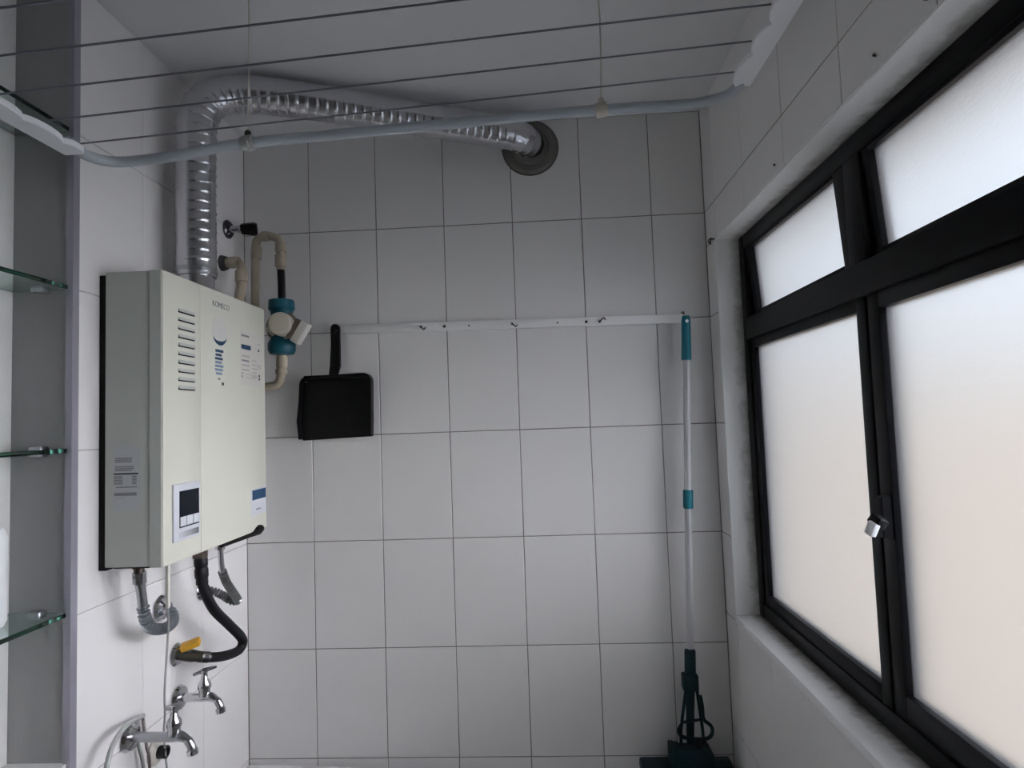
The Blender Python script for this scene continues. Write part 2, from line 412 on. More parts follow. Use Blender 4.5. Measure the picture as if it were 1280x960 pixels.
o = obj('shaded_side_strip', B(HXM + 0.001, HX1 - 0.003, HY0 - 0.0008, HY0 + 0.004, HZ0, HZ1 - 0.002), heatshade, cov)  # skin over the cover edge, painting that side as shaded
# louvres: lip greyed to paint the slot shading, over a dark strip
lv_me = None
for i in range(10):
    zc = 1.778 - i * (1.778 - 1.620) / 9 - 0.004
    bm = extrude_outline([(0, 0.0015), (0.0, 0.0065), (0.0032, 0.0005), (0.0032, -0.0008)], (HX1 - 0.0002, -0.485, zc), (1, 0, 0), (0, 0, 1), 0.058)
    lip = obj('louvre', bm, heatshade, H, smooth=False)
    obj('slot', B(HX1 - 0.0002, HX1 + 0.0004, -0.543, -0.485, zc - 0.0030, zc + 0.0012), darkp, lip, smooth=False)
# print on the front
def flat(name, y0, y1, z0, z1, m_, parent=H, x=HX1, t=0.0006): return obj(name, B(x - 0.0002, x + t, y0, y1, z0, z1), m_, parent, smooth=False)
text('lettering', 'KOMECO', 0.0175, (HX1 + 0.0004, -0.414, 1.8095), (0, 1, 0), (0, 0, 1), ink_g, H)
em = nb()
for r0, r1, s0, s1 in ((0.027, 0.034, 200, 345),):
    n = 24; P = []
    for k in range(n + 1):
        a = math.radians(s0 + (s1 - s0) * k / n); w_ = math.sin(math.pi * k / n)
        P.append((math.cos(a), math.sin(a), w_))
    va = [em.verts.new((HX1 + 0.0005, -0.383 + p[0] * 0.033, 1.752 + p[1] * 0.030)) for p in P]
    vb = [em.verts.new((HX1 + 0.0005, -0.383 + p[0] * (0.033 - 0.010 * p[2]), 1.752 + p[1] * (0.030 - 0.010 * p[2]))) for p in P]
    for k in range(n): em.faces.new((va[k], va[k + 1], vb[k + 1], vb[k]))
o = obj('emblem', em, ink_b, H, smooth=False); o['label'] = 'printed blue crescent emblem'
ring = nb(); lathe2(ring, (HX1 - 0.0002, -0.383, 1.757), (1, 0, 0), [(0, 0.031), (0.0005, 0.031)], 28)
obj('emblem_disc', ring, mat('pale_print', (0.64, 0.63, 0.60), 0.4), H)
flat('emblem_band', -0.402, -0.368, 1.706, 1.712, ink_b)
for k in range(6):
    flat('print_line', -0.404 + random.uniform(0, .004), -0.368 - random.uniform(0, .008), 1.697 - k * 0.0085, 1.7025 - k * 0.0085, ink_b if k in (0, 1) else ink_lb)
flat('print_line', -0.392, -0.382, 1.643, 1.647, ink_g); flat('print_mark', -0.375, -0.367, 1.631, 1.638, ink_k)
# instruction sticker
st = flat('instruction_sticker', -0.288, -0.170, 1.638, 1.772, mat('sticker_film', (0.66, 0.64, 0.59), 0.35), t=0.0004)
def pr(name, y0, y1, z0, z1, m_, par): return obj(name, B(HX1, HX1 + 0.0007, y0, y1, z0, z1), m_, par, smooth=False)
pr('print_line', -0.283, -0.243, 1.758, 1.763, ink_g, st); pr('print_line', -0.283, -0.235, 1.727, 1.738, ink_b, st)
for k in range(4): pr('print_line', -0.281, -0.240 - 0.004 * (k % 2), 1.708 - k * 0.0115, 1.712 - k * 0.0115, ink_g if k == 1 else ink_lg, st)
for k in range(5): pr('print_line', -0.228, -0.205 + 0.004 * (k % 3), 1.70 - k * 0.010, 1.703 - k * 0.010, ink_lg, st)
for z in (1.664, 1.656): pr('print_line', -0.281, -0.276, z, z + 0.005, ink_g, st); pr('print_line', -0.262, -0.205, z, z + 0.002, ink_lg, st)
tri = nb(); f_ = [tri.verts.new(p) for p in ((HX1 + 0.0007, -0.197, 1.728), (HX1 + 0.0007, -0.187, 1.728), (HX1 + 0.0007, -0.192, 1.738))]; tri.faces.new(f_)
obj('print_mark', tri, ink_k, st, smooth=False)
for z in (1.662, 1.654): pr('print_mark', -0.193, -0.186, z, z + 0.006, ink_k, st)
for z in (1.745, 1.69, 1.685): pr('print_line', -0.196, -0.182, z, z + 0.003, ink_lg, st)
# small blue label
s2 = flat('blue_sticker', -0.240, -0.158, 1.312, 1.378, paper, t=0.0004)
o = pr('print_block', -0.234, -0.1605, 1.350, 1.3745, ink_b, s2)
pr('print_line', -0.215, -0.190, 1.324, 1.3275, ink_g, s2)
# control panel
cp = obj('control_panel', B(HX1 - 0.001, HX1 + 0.004, -0.566, -0.474, 1.311, 1.424, bev=0.0012), mat('panel_grey', (0.64, 0.66, 0.71), 0.4), H); cp['label'] = 'pale grey control panel with a dark display'
X2 = HX1 + 0.004
obj('display', B(X2 - 0.0005, X2 + 0.0006, -0.548, -0.4785, 1.3365, 1.4095, bev=0.0003), screenm, cp, smooth=False)
for k in range(3):
    y = -0.5465 + k * 0.0227
    obj('button', B(X2, X2 + 0.0018, y, y + 0.0205, 1.3395, 1.3580, bev=0.0006), paper, cp)
for k in range(8):
    y = -0.548 + k * 0.0085; g = 0.55 - 0.06 * k
    obj('name_strip', B(X2 - 0.0004, X2 + 0.0004, y, y + 0.0085, 1.3165, 1.3285), mat('strip_%d' % k, (g * 0.92, g * 0.92, g), 0.5), cp, smooth=False)
# rating plate on the side
rp = obj('rating_plate', B(-0.164, -0.1125, HY0 + 0.0004, HY0 + 0.0015, 1.380, 1.502), silverst, H, smooth=False); rp['label'] = 'silver rating plate with fine print'
def sp(x0, x1, z0, z1, m_): obj('print_line', B(x0, x1, HY0 - 0.0002, HY0 + 0.001, z0, z1), m_, rp, smooth=False)
for z in (1.482, 1.4785, 1.475, 1.4655, 1.462, 1.4585): sp(-0.161, -0.122 - random.uniform(0, .006), z - 0.002, z, ink_g)
sp(-0.163, -0.115, 1.4495, 1.4525, ink_k)
for k in range(5): sp(-0.163, -0.146, 1.431 + k * 0.0035, 1.433 + k * 0.0035, ink_g); sp(-0.127, -0.118, 1.431 + k * 0.0035, 1.433 + k * 0.0035, ink_g)
sp(-0.159, -0.117, 1.4245, 1.4265, ink_g); sp(-0.162, -0.118, 1.409, 1.415, ink_g); sp(-0.160, -0.140, 1.404, 1.4055, ink_lg)
# fittings under the heater
obj('bottom_bracket', B(-0.17, -0.10, -0.585, -0.54, HZ0 - 0.004, HZ0 + 0.001), darkp, H)
obj('burner_knob', L((-0.10, -0.32, HZ0 - 0.013), (0.25, 1, 0.1), [(0, 0.008), (0.10, 0.012), (0.125, 0.014), (0.14, 0.009)], 10), darkp, H)

# ------------------------------------------------------------------ flexible exhaust duct
D = thing('exhaust_duct', 'silver flexible foil duct running from the heater to the wall flange', 'duct', (-0.125, -0.375, HZ1 + 0.03))
DP = [(-0.125, -0.375, 1.885), (-0.125, -0.376, 1.98), (-0.125, -0.376, 2.10), (-0.124, -0.376, 2.20), (-0.120, -0.372, 2.265), (-0.100, -0.358, 2.315), (-0.050, -0.330, 2.343), (0.02, -0.302, 2.349), (0.12, -0.268, 2.346), (0.25, -0.215, 2.342), (0.38, -0.165, 2.337), (0.50, -0.125, 2.330), (0.575, -0.105, 2.323), (0.625, -0.085, 2.316), (0.652, -0.045, 2.316), (0.656, -0.004, 2.318)]
P = resample(crom(DP, 24), 0.0026)
PITCH = 0.0225; RD = 0.0435
def rduct(i, th):
    ph = (i * 0.0026 / PITCH - th / (2 * math.pi)) % 1.0
    d = min(ph, 1 - ph) * PITCH
    s_ = i / len(P)
    return RD * (1 if s_ < 0.9 else 1 - 0.12 * (s_ - 0.9) / 0.1) + (0.0021 * math.exp(-(d / 0.0014) ** 2))
bm = nb(); tube(bm, P, rduct, 36)
obj('hose', bm, alu, D, angle=60)
obj('collar', L((-0.125, -0.375, HZ1 + 0.0005), (0, 0, 1), [(0, 0.046), (0.006, 0.046), (0.006, 0.039), (0.075, 0.039), (0.075, 0.036)], 32), chrome, D)
cl = nb(); lathe2(cl, (-0.125, -0.375, 1.893), (0, 0, 1), [(0, 0.0455), (0.010, 0.0455)], 32); obj('clamp_band', cl, dchrome, D)
fl = nb()
lathe2(fl, (0.660, -0.0005, 2.318), (0, -1, 0), [(0, 0.080), (0.004, 0.080), (0.010, 0.072), (0.010, 0.055), (0.022, 0.048), (0.022, 0.040), (0.001, 0.040)], 40)
o = obj('wall_flange', fl, mat('flange_metal', (0.20, 0.19, 0.175), 0.45, 0.7), D); o['label'] = 'dark round wall flange'
sq = nb(); lathe2(sq, (0.660, 0.0006, 2.317), (0, -1, 0), [(0, 0.0825), (0.003, 0.0825), (0.003, 0.070)], 40); obj('sealant', sq, mat('dirty_sealant', (0.09, 0.08, 0.07), 0.8), D)

# ------------------------------------------------------------------ ceiling drying rack
RK = thing('clothes_drying_rack', 'hanging clothes drying rack with grey tube, scalloped end plates and wires', 'drying rack', (0.475, -0.85, 2.0))
TB = [(-0.108, -0.785, 2.019), (-0.108, -0.768, 2.016), (-0.105, -0.745, 2.012), (-0.092, -0.708, 2.016), (-0.055, -0.693, 2.021), (0.03, -0.686, 2.031), (0.147, -0.675, 2.051), (0.47, -0.640, 2.081), (0.80, -0.605, 2.110), (0.96, -0.589, 2.119), (1.01, -0.592, 2.123), (1.037, -0.608, 2.124), (1.049, -0.630, 2.128), (1.052, -0.642, 2.132), (1.053, -0.66, 2.136)]
obj('tube_frame', T(TB, 0.0095, 14, 6), steelg, RK)
def plate(xo, xv, xt, ys, z, t=0.010):
    # flat bar lying level, straight outer edge xo, scallops from valley xv to tip xt on the inner edge
    pts = [(xo, ys[0]), (xo, ys[-1])]
    for k in range(len(ys) - 1, 0, -1):
        a, b = ys[k], ys[k - 1]
        for q in range(0, 9):
            f = q / 9; pts.append((xv + (xt - xv) * math.sin(math.pi * f) ** 0.6, a + (b - a) * f))
    pts.append((xv, ys[0]))
    return extrude_outline(pts, (0, 0, z - t), (1, 0, 0), (0, 1, 0), t, 0.001)
yr = [-0.634] + [-0.652 - 0.081 * k for k in range(1, 8)]; yl = [-0.764] + [-0.730 - 0.0775 * k for k in range(1, 8)]
o = obj('end_plate', plate(1.069, 1.0415, 1.0290, yr, 2.133), white_pl, RK); o['label'] = 'white scalloped end plate'
o = obj('end_plate', plate(-0.128, -0.0965, -0.0865, yl, 2.014), white_pl, RK); o['label'] = 'white scalloped end plate'
wires = [((1.038, -0.662 - 0.090 * k, 2.1360), (-0.095, -0.774 - 0.0785 * k, 2.0180)) for k in range(6)]
wirem = mat('wire', (0.20, 0.21, 0.24), 0.4, 0.4)
for a, b in wires: obj('wire', T([a, b], 0.0015, 8), wirem, RK)
for a, ph in ((Vector((0.147, -0.675, 2.051)), 0), (Vector((0.80, -0.605, 2.110)), 1)):
    c = obj('clip', L(a - Vector((0.011, -0.0012, 0.001)), (1, -0.1, 0.09), [(0, 0.0125), (0.004, 0.0135), (0.018, 0.0135), (0.022, 0.0125)], 16), offw if ph else tubeg, RK)
    obj('clip_lug', L(a + Vector((0, 0, 0.010)), (0, 0, 1), [(0, 0.006), (0.010, 0.006), (0.013, 0.004)], 10), offw if ph else rust, c)
    obj('cord', T([a + Vector((0, 0, 0.018)), (a.x + 0.004, a.y, 2.25), (a.x + 0.004, a.y, ZC - 0.0005)], 0.0016, 8, 4), cordm, RK)
    if not ph: obj('cord_end', T([a + Vector((0.004, -0.011, 0.006)), a + Vector((0.006, -0.0135, -0.010)), a + Vector((0.012, -0.013, -0.022))], 0.0015, 6, 3), cordm, RK)

# ------------------------------------------------------------------ pipes and pump behind the heater
def pipe(name, label, pts, r, m_, rings=(), group=None, loc=None):
    e = thing(name, label, 'pipe', loc or pts[0], group)
    obj('pipe', T(pts, r, 16, 8), m_, e)
    for p, ax, ln, rr in rings: obj('socket', L(p, ax, [(0, rr - 0.001), (0.001, rr), (ln - 0.001, rr), (ln, rr - 0.001)], 18), m_, e)
    return e
pe = pipe('water_pipe', 'short beige elbow pipe from the side wall into the heater top', [(XL + 0.001, -0.128, 1.985), (-0.165, -0.130, 1.985), (-0.145, -0.134, 1.980), (-0.134, -0.140, 1.962), (-0.132, -0.143, 1.93), (-0.132, -0.1685, 1.85)], 0.0125, pvc, [((-0.134, -0.142, 1.958), (0.02, -0.05, -1), 0.032, 0.016), ((-0.172, -0.129, 1.985), (1, -0.05, 0), 0.026, 0.016)])
o = obj('wall_collar', L((XL + 0.0006, -0.128, 1.985), (1, 0, 0), [(0, 0.022), (0.006, 0.021), (0.014, 0.018)], 20), mat('grey_gasket', (0.05, 0.05, 0.05), 0.5), pe)
pipe('water_pipe', 'beige pipe looping over in an upturned U beside the blue pump', [(XL + 0.001, -0.062, 1.70), (-0.16, -0.062, 1.70), (-0.139, -0.062, 1.72), (-0.136, -0.062, 1.80), (-0.134, -0.062, 1.95), (-0.132, -0.062, 2.035), (-0.125, -0.064, 2.066), (-0.095, -0.068, 2.074), (-0.064, -0.072, 2.064), (-0.055, -0.074, 2.04), (-0.054, -0.076, 1.972)], 0.0115, pvc, [((-0.131, -0.062, 2.012), (0.05, 0, 1), 0.034, 0.0145), ((-0.054, -0.074, 2.052), (0, -0.02, -1), 0.028, 0.0150), ((-0.054, -0.075, 2.016), (0, -0.02, -1), 0.034, 0.0155), ((-0.110, -0.0665, 2.0735), (1, -0.1, 0), 0.018, 0.0145)])
pipe('water_pipe', 'black pipe standing on top of the blue pump', [(-0.053, -0.076, 1.971), (-0.051, -0.078, 1.93), (-0.050, -0.080, 1.886)], 0.0105, blackrub, loc=(-0.05, -0.08, 1.886))
PM = thing('water_pump', 'teal and cream inline water pump in the corner beside the heater', 'pump', (-0.05, -0.085, 1.74))
obj('union_nut', L((-0.050, -0.082, 1.886), (0, 0, -1), [(0, 0.014), (0.002, 0.034), (0.026, 0.036), (0.034, 0.030), (0.05, 0.028)], 24), teal, PM)
obj('union_nut', L((-0.050, -0.084, 1.730), (0, 0, 1), [(0, 0.014), (0.003, 0.032), (0.014, 0.037), (0.032, 0.037), (0.046, 0.030), (0.06, 0.026)], 24), teal, PM)
obj('pump_body', L((-0.045, -0.060, 1.808), (0, -1, 0), [(0, 0.040), (0.022, 0.045), (0.036, 0.044), (0.040, 0.036)], 28), brownp, PM)
bm = nb(); box(bm, -0.033, 0.033, -0.006, 0.006, -0.033, 0.033, bev=0.005); bm.transform(Matrix.Translation((-0.042, -0.104, 1.803)) @ Matrix.Rotation(math.radians(-50), 4, 'Y'))
obj('motor_plate', bm, offw, PM)
obj('motor', L((-0.036, -0.104, 1.810), (0.05, -1, 0.02), [(0, 0.032), (0.026, 0.032), (0.034, 0.030), (0.036, 0.026), (0.036, 0.024), (0.037, 0.0235), (0.0375, 0.006)], 32), offw, PM)
bm = nb(); box(bm, -0.012, 0.012, -0.016, 0.016, -0.032, 0.032, bev=0.004); bm.transform(Matrix.Translation((0.016, -0.112, 1.786)) @ Matrix.Rotation(math.radians(32), 4, 'Y'))
obj('terminal_box', bm, mat('grey_white_plastic', (0.60, 0.58, 0.54), 0.45), PM)
bm = nb(); box(bm, -0.008, 0.008, -0.014, 0.014, -0.030, 0.030, bev=0.003); bm.transform(Matrix.Translation((-0.001, -0.110, 1.797)) @ Matrix.Rotation(math.radians(32), 4, 'Y'))
obj('terminal_collar', bm, brownp, PM)
pipe('water_pipe', 'beige elbow pipe coming out below the blue pump', [(-0.050, -0.084, 1.731), (-0.051, -0.084, 1.705), (-0.054, -0.084, 1.672), (-0.062, -0.084, 1.652), (-0.085, -0.083, 1.644), (-0.14, -0.082, 1.643), (XL + 0.001, -0.082, 1.643)], 0.0120, pvc, [((-0.050, -0.084, 1.726), (-0.03, 0, -1), 0.030, 0.0150), ((-0.052, -0.084, 1.692), (-0.05, 0, -1), 0.014, 0.0155)])
SV = thing('stop_valve', 'dark stop valve with chrome wall rose above the beige pipes', 'valve', (XL, -0.098, 2.088))
obj('wall_rose', L((XL + 0.0006, -0.098, 2.089), (1, 0, 0), [(0, 0.026), (0.004, 0.026), (0.010, 0.020), (0.012, 0.012)], 24), mat('black_chrome', (0.10, 0.10, 0.11), 0.2, 0.9), SV)
obj('stem', L((XL + 0.010, -0.098, 2.089), (1, 0.2, 0), [(0, 0.010), (0.022, 0.009), (0.024, 0.012), (0.03, 0.012)], 16), chrome, SV)
obj('handle', L((XL + 0.036, -0.094, 2.090), (1, 0.35, 0.05), [(0, 0.012), (0.006, 0.016), (0.036, 0.019), (0.044, 0.016), (0.045, 0.008)], 6), darkp, SV)

# ------------------------------------------------------------------ hoses and valves below the heater
def corrugated(P, r, pitch, amp, segs=14):
    Q = resample(crom(P, 20), pitch / 4); bm = nb()
    tube(bm, Q, [r + amp * (1 if (i % 4) in (0, 1) else -0.4) for i in range(len(Q))], segs); return bm
HC = thing('flexible_hose', 'chrome flexible water hose curling into a round wall rose', 'hose', (-0.135, -0.562, 1.12))
h1 = [(-0.135, -0.562, 1.244), (-0.135, -0.557, 1.222), (-0.135, -0.550, 1.185)]
h1b = [(-0.135, -0.550, 1.185), (-0.135, -0.543, 1.160), (-0.138, -0.518, 1.134), (-0.142, -0.470, 1.118), (-0.152, -0.425, 1.118), (-0.168, -0.404, 1.130), (-0.184, -0.4015, 1.140)]
obj('sleeve', T(h1, 0.0092, 14, 6), dchrome, HC)
obj('union', L((-0.135, -0.562, HZ0 - 0.0045), (0, 0, -1), [(0, 0.012), (0.004, 0.012), (0.004, 0.009), (0.022, 0.0105)]), rust, HC)
obj('nut', L((-0.135, -0.562, 1.256), (0, 0.1, -1), [(0, 0.012), (0.022, 0.012)], 6), dchrome, HC)
obj('braid', corrugated(h1b, 0.0084, 0.0080, 0.0034), mat('blue_grey_braid', (0.32, 0.35, 0.38), 0.32, 0.8), HC)
obj('wall_rose', L((XL + 0.0006, -0.402, 1.140), (1, 0, 0), [(0, 0.028), (0.003, 0.0285), (0.010, 0.024), (0.014, 0.014), (0.022, 0.012)], 28), chrome, HC)
HG = thing('flexible_hose', 'dull grey corrugated hose bending back to the wall behind the black hose', 'hose', (-0.125, -0.276, 1.09))
obj('sleeve', T([(-0.125, -0.278, 1.243), (-0.125, -0.275, 1.215), (-0.125, -0.270, 1.185)], 0.0068, 12, 4), chrome, HG)
obj('union', L((-0.125, -0.278, HZ0 - 0.0025), (0, 0, -1), [(0, 0.009), (0.018, 0.009), (0.018, 0.012), (0.030, 0.012)], 8), chrome, HG)
obj('braid', corrugated([(-0.125, -0.270, 1.187), (-0.122, -0.255, 1.155), (-0.116, -0.228, 1.118), (-0.120, -0.206, 1.098), (-0.138, -0.205, 1.098), (-0.150, -0.222, 1.116), (-0.165, -0.236, 1.130), (-0.188, -0.238, 1.134)], 0.0080, 0.0076, 0.0024), mat('grey_braid', (0.24, 0.25, 0.25), 0.35, 0.8), HG)
obj('wall_rose', L((XL + 0.0006, -0.238, 1.134), (1, 0, 0), [(0, 0.024), (0.003, 0.0245), (0.010, 0.018), (0.016, 0.012)], 24), chrome, HG)
HB = thing('gas_hose', 'black rubber gas hose hanging in an S from the heater', 'hose', (-0.115, -0.380, 0.986))
h2 = [(-0.115, -0.381, 1.232), (-0.115, -0.378, 1.205), (-0.112, -0.372, 1.170), (-0.106, -0.343, 1.118), (-0.101, -0.285, 1.064), (-0.100, -0.232, 1.018), (-0.101, -0.220, 0.997), (-0.106, -0.236, 0.984), (-0.116, -0.283, 0.990), (-0.130, -0.328, 1.004), (-0.142, -0.342, 1.011)]
obj('union', L((-0.115, -0.382, HZ0 - 0.0025), (0, 0, -1), [(0, 0.009), (0.010, 0.009), (0.010, 0.016), (0.027, 0.016), (0.027, 0.009)], 8), rust, HB)
obj('rubber_tube', T(h2, 0.0112, 16, 8), blackrub, HB)
obj('fitting', L((-0.115, -0.381, 1.244), (0, 0.1, -1), [(0, 0.012), (0.004, 0.0145), (0.018, 0.0145), (0.022, 0.0125), (0.028, 0.0145), (0.044, 0.0145), (0.048, 0.0125), (0.060, 0.013)], 12), blackrub, HB)
obj('ferrule', L((-0.142, -0.342, 1.011), (0.55, 0.72, -0.32), [(0, 0.0125), (0.022, 0.0125)], 14), mat('dark_ferrule', (0.09, 0.09, 0.085), 0.35, 0.7), HB)
GV = thing('gas_valve', 'gas wall valve with yellow lever at the end of the black hose', 'valve', (XL, -0.345, 1.022))
obj('wall_rose', L((XL + 0.0006, -0.345, 1.018), (1, 0, 0), [(0, 0.025), (0.003, 0.0255), (0.010, 0.020), (0.012, 0.013)], 24), chrome, GV)
obj('valve_body', L((XL + 0.010, -0.345, 1.018), (1, 0.04, -0.12), [(0, 0.0115), (0.012, 0.013), (0.03, 0.0135), (0.042, 0.012), (0.055, 0.0115)], 14), mat('dark_brass', (0.06, 0.058, 0.045), 0.35, 0.8), GV)
bm = nb(); box(bm, -0.021, 0.021, -0.012, 0.012, -0.007, 0.008, bev=0.004); bm.transform(Matrix.Translation((-0.158, -0.349, 1.041)) @ Euler((0.25, -0.28, 0.3)).to_matrix().to_4x4())
o = obj('lever', bm, yellow, GV); o['label'] = 'yellow lever'
obj('lever_stem', L((-0.163, -0.346, 1.026), (0.1, 0, 1), [(0, 0.007), (0.012, 0.006)], 10), chrome, GV)

def faucet(label, y, z, out, handle, tip_drop):
    F = thing('faucet', label, 'faucet', (XL, y, z), 'wall taps on the tiled side wall')
    obj('wall_rose', L((XL + 0.0006, y, z), (1, 0, 0), [(0, 0.026), (0.003, 0.0275), (0.011, 0.024), (0.015, 0.015)], 28), chrome, F)
    xe = XL + out
    obj('spout', T([(XL + 0.013, y, z), (XL + out * 0.35, y, z), (xe - 0.035, y, z), (xe - 0.018, y, z + 0.001), (xe - 0.003, y, z - 0.006), (xe + 0.006, y, z - 0.019), (xe + 0.008, y, z - tip_drop)], [0.0098] * 24 + [0.0105 - 0.0004 * k for k in range(9)] + [0.0085] * 16, 14, 8), chrome if handle else dchrome, F)
    obj('spout_tip', L((xe + 0.007, y, z - tip_drop + 0.006), (0.12, 0, -1), [(0, 0.0085), (0.002, 0.0108), (0.010, 0.0108), (0.011, 0.008)], 16), chrome, F)
    xv = xe - 0.030
    bn = obj('bonnet', L((xv, y, z + 0.004), (0, 0, 1), [(0, 0.0125), (0.012, 0.012), (0.018, 0.0145), (0.028, 0.0135), (0.036, 0.008), (0.050, 0.0065), (0.054, 0.009), (0.058, 0.0085)], 12), chrome, F)
    if handle:
        obj('handle', T([(xv - 0.020, y - 0.012, z + 0.054), (xv, y, z + 0.060), (xv + 0.022, y + 0.013, z + 0.063)], [0.0032, 0.0055, 0.0028], 10), chrome, F)
    else:
        obj('knob', B(xv - 0.016, xv + 0.013, y - 0.006, y + 0.006, z + 0.052, z + 0.062, bev=0.003), dchrome, F)
    return F
faucet('chrome wall tap with a slim T handle below the gas hose', -0.338, 0.919, 0.094, True, 0.030)
faucet('dull chrome wall tap with a stubby knob and trailing tubes beside it', -0.506, 0.915, 0.126, False, 0.030)
SP = thing('wall_outlet', 'small chrome drain outlet low on the wall behind the stubby tap', 'outlet', (XL, -0.425, 0.84))
obj('wall_rose', L((XL + 0.0006, -0.422, 0.842), (1, 0, 0), [(0, 0.027), (0.004, 0.0275), (0.010, 0.020), (0.011, 0.014)], 24), mat('cream_rose', (0.52, 0.49, 0.44), 0.4), SP)
obj('stub', L((XL + 0.008, -0.422, 0.842), (1, 0, 0), [(0, 0.013), (0.020, 0.013), (0.021, 0.009), (0.010, 0.008)], 20), blackrub, SP)
cd = thing('hanging_cord', 'thin pale cord hanging from the heater with white tape at the top', 'cord', (-0.122, -0.49, 0.74))
obj('cord', T([(-0.122, -0.4925, HZ0 - 0.0025), (-0.122, -0.490, 1.165), (-0.122, -0.490, 1.117), (-0.125, -0.497, 1.007), (-0.140, -0.473, 0.945), (-0.165, -0.437, 0.885), (-0.172, -0.415, 0.80), (-0.172, -0.400, 0.74)], 0.0022, 8, 8), tubeg, cd)
o = obj('tape', B(-0.1255, -0.1185, -0.495, -0.486, 1.165, 1.268, bev=0.002), cordm, cd); o['label'] = 'white tape wrap'
tg = 'thin grey tubes hanging by the lower tap'
tag(obj('drain_tube', T([(-0.182, -0.480, 0.945), (-0.172, -0.515, 0.955), (-0.162, -0.562, 0.963), (-0.156, -0.598, 0.956), (-0.152, -0.622, 0.935), (-0.150, -0.632, 0.90), (-0.150, -0.634, 0.78)], 0.0048, 10, 8), tubeg), 'grey tube arching out over the rose of the stubby tap', 'tube', tg)
tag(obj('drain_tube', T([(-0.186, -0.476, 0.945), (-0.165, -0.494, 0.890), (-0.160, -0.493, 0.863), (-0.160, -0.492, 0.76)], 0.0030, 8, 6), mat('brown_tube', (0.20, 0.17, 0.16), 0.4)), 'thin brownish tube dropping straight down under the stubby tap', 'tube', tg)
tag(obj('drain_tube', T([(-0.186, -0.492, 0.94), (-0.186, -0.489, 0.892), (-0.184, -0.479, 0.855), (-0.184, -0.46, 0.76)], 0.0036, 8, 6), tubeg), 'thin grey tube close to the wall under the stubby tap', 'tube', tg)

# ------------------------------------------------------------------ wall rail with hooks
RL = thing('wall_rail', 'narrow white hanging rail with hooks screwed to the tiles', 'rail', (0.58, -0.008, 1.80))
bm = nb(); box(bm, 0.07, 1.082, -0.012, -0.0008, -0.0125, 0.0125, bev=0.0015)
for v in bm.verts: v.co.z += 1.807 - 0.0105 * (v.co.x - 0.1)
obj('board', bm, railw, RL)
for x in (0.395, 0.466, 0.719, 0.800):
    r_ = 0.0042 if x in (0.395, 0.800) else 0.0024
    obj('screw', L((x, -0.0115, 1.807 - 0.0105 * (x - 0.1) - 0.001), (0, -1, 0), [(0, r_), (0.0015, r_), (0.003, r_ * 0.5)], 10), rust, RL)
def hook(x, z, s=1.0, parent=RL, dx=0.010):
    return obj('hook', T([(x, -0.011, z), (x, -0.022, z), (x + dx * 0.4, -0.030, z - 0.004 * s), (x + dx, -0.030, z - 0.010 * s), (x + dx * 1.5, -0.026, z - 0.004 * s)], [0.0034] * 8 + [0.0018] * 25, 8, 8), rust, parent)
hook(0.328, 1.804); hook(0.590, 1.801); hook(0.838, 1.797, -0.8)
hook(1.070, 1.812, 0.7, dx=0.0); hook(0.081, 1.800, 0.9, dx=0.0)

# ------------------------------------------------------------------ dustpan
DPN = thing('dustpan', 'black plastic dustpan hanging by its handle from the white rail', 'dustpan', (0.08, -0.03, 1.49))
out = []
def arc(cx_, cz_, r_, a0, a1, n=6): return [(cx_ + r_ * math.cos(math.radians(a0 + (a1 - a0) * k / n)), cz_ + r_ * math.sin(math.radians(a0 + (a1 - a0) * k / n))) for k in range(n + 1)]
out = arc(0.164, 1.652, 0.022, 0, 90) + arc(0.006, 1.648, 0.022, 90, 180) + [(-0.019, 1.60), (-0.026, 1.545), (-0.021, 1.490), (0.184, 1.496), (0.186, 1.55)]
pan = extrude_outline([(p[0], p[1]) for p in out], (0, -0.016, 0), (1, 0, 0), (0, 0, 1), 0.006, 0.002)
obj('pan', pan, darkp, DPN)
rimP = [(p[0], -0.030, p[1]) for p in ([(0.183, 1.500)] + out[0:14] + [(-0.019, 1.60), (-0.025, 1.545), (-0.020, 1.494)])]
rim = nb()
for (a, b) in zip(rimP, rimP[1:]):
    ax, az, bx_, bz = a[0], a[2], b[0], b[2]
    d = Vector((bx_ - ax, 0, bz - az)); n = Vector((d.z, 0, -d.x)).normalized() * 0.002
    vs = []
    for px_, pz_ in ((ax, az), (bx_, bz)):
        for s_ in (-1, 1):
            for yy in (-0.020, -0.046): vs.append(rim.verts.new((px_ + n.x * s_, yy, pz_ + n.z * s_)))
    a0, a1, a2, a3, b0, b1, b2, b3 = vs
    for f in ((a0, a1, b1, b0), (a2, b2, b3, a3), (a0, b0, b2, a2), (a1, a3, b3, b1), (a0, a2, a3, a1), (b0, b1, b3, b2)): rim.faces.new(f)
bmesh.ops.remove_doubles(rim, verts=rim.verts, dist=0.0003)
obj('rim', rim, darkp, DPN, smooth=False)
obj('back_wall', B(-0.006, 0.176, -0.046, -0.020, 1.664, 1.674, bev=0.003), darkp, DPN)
ho = [(0.062, 1.668), (0.066, 1.70), (0.070, 1.76), (0.070, 1.808)] + arc(0.0825, 1.808, 0.0125, 180, 0, 8) + [(0.095, 1.76), (0.095, 1.70), (0.100, 1.668)]
hb = nb()
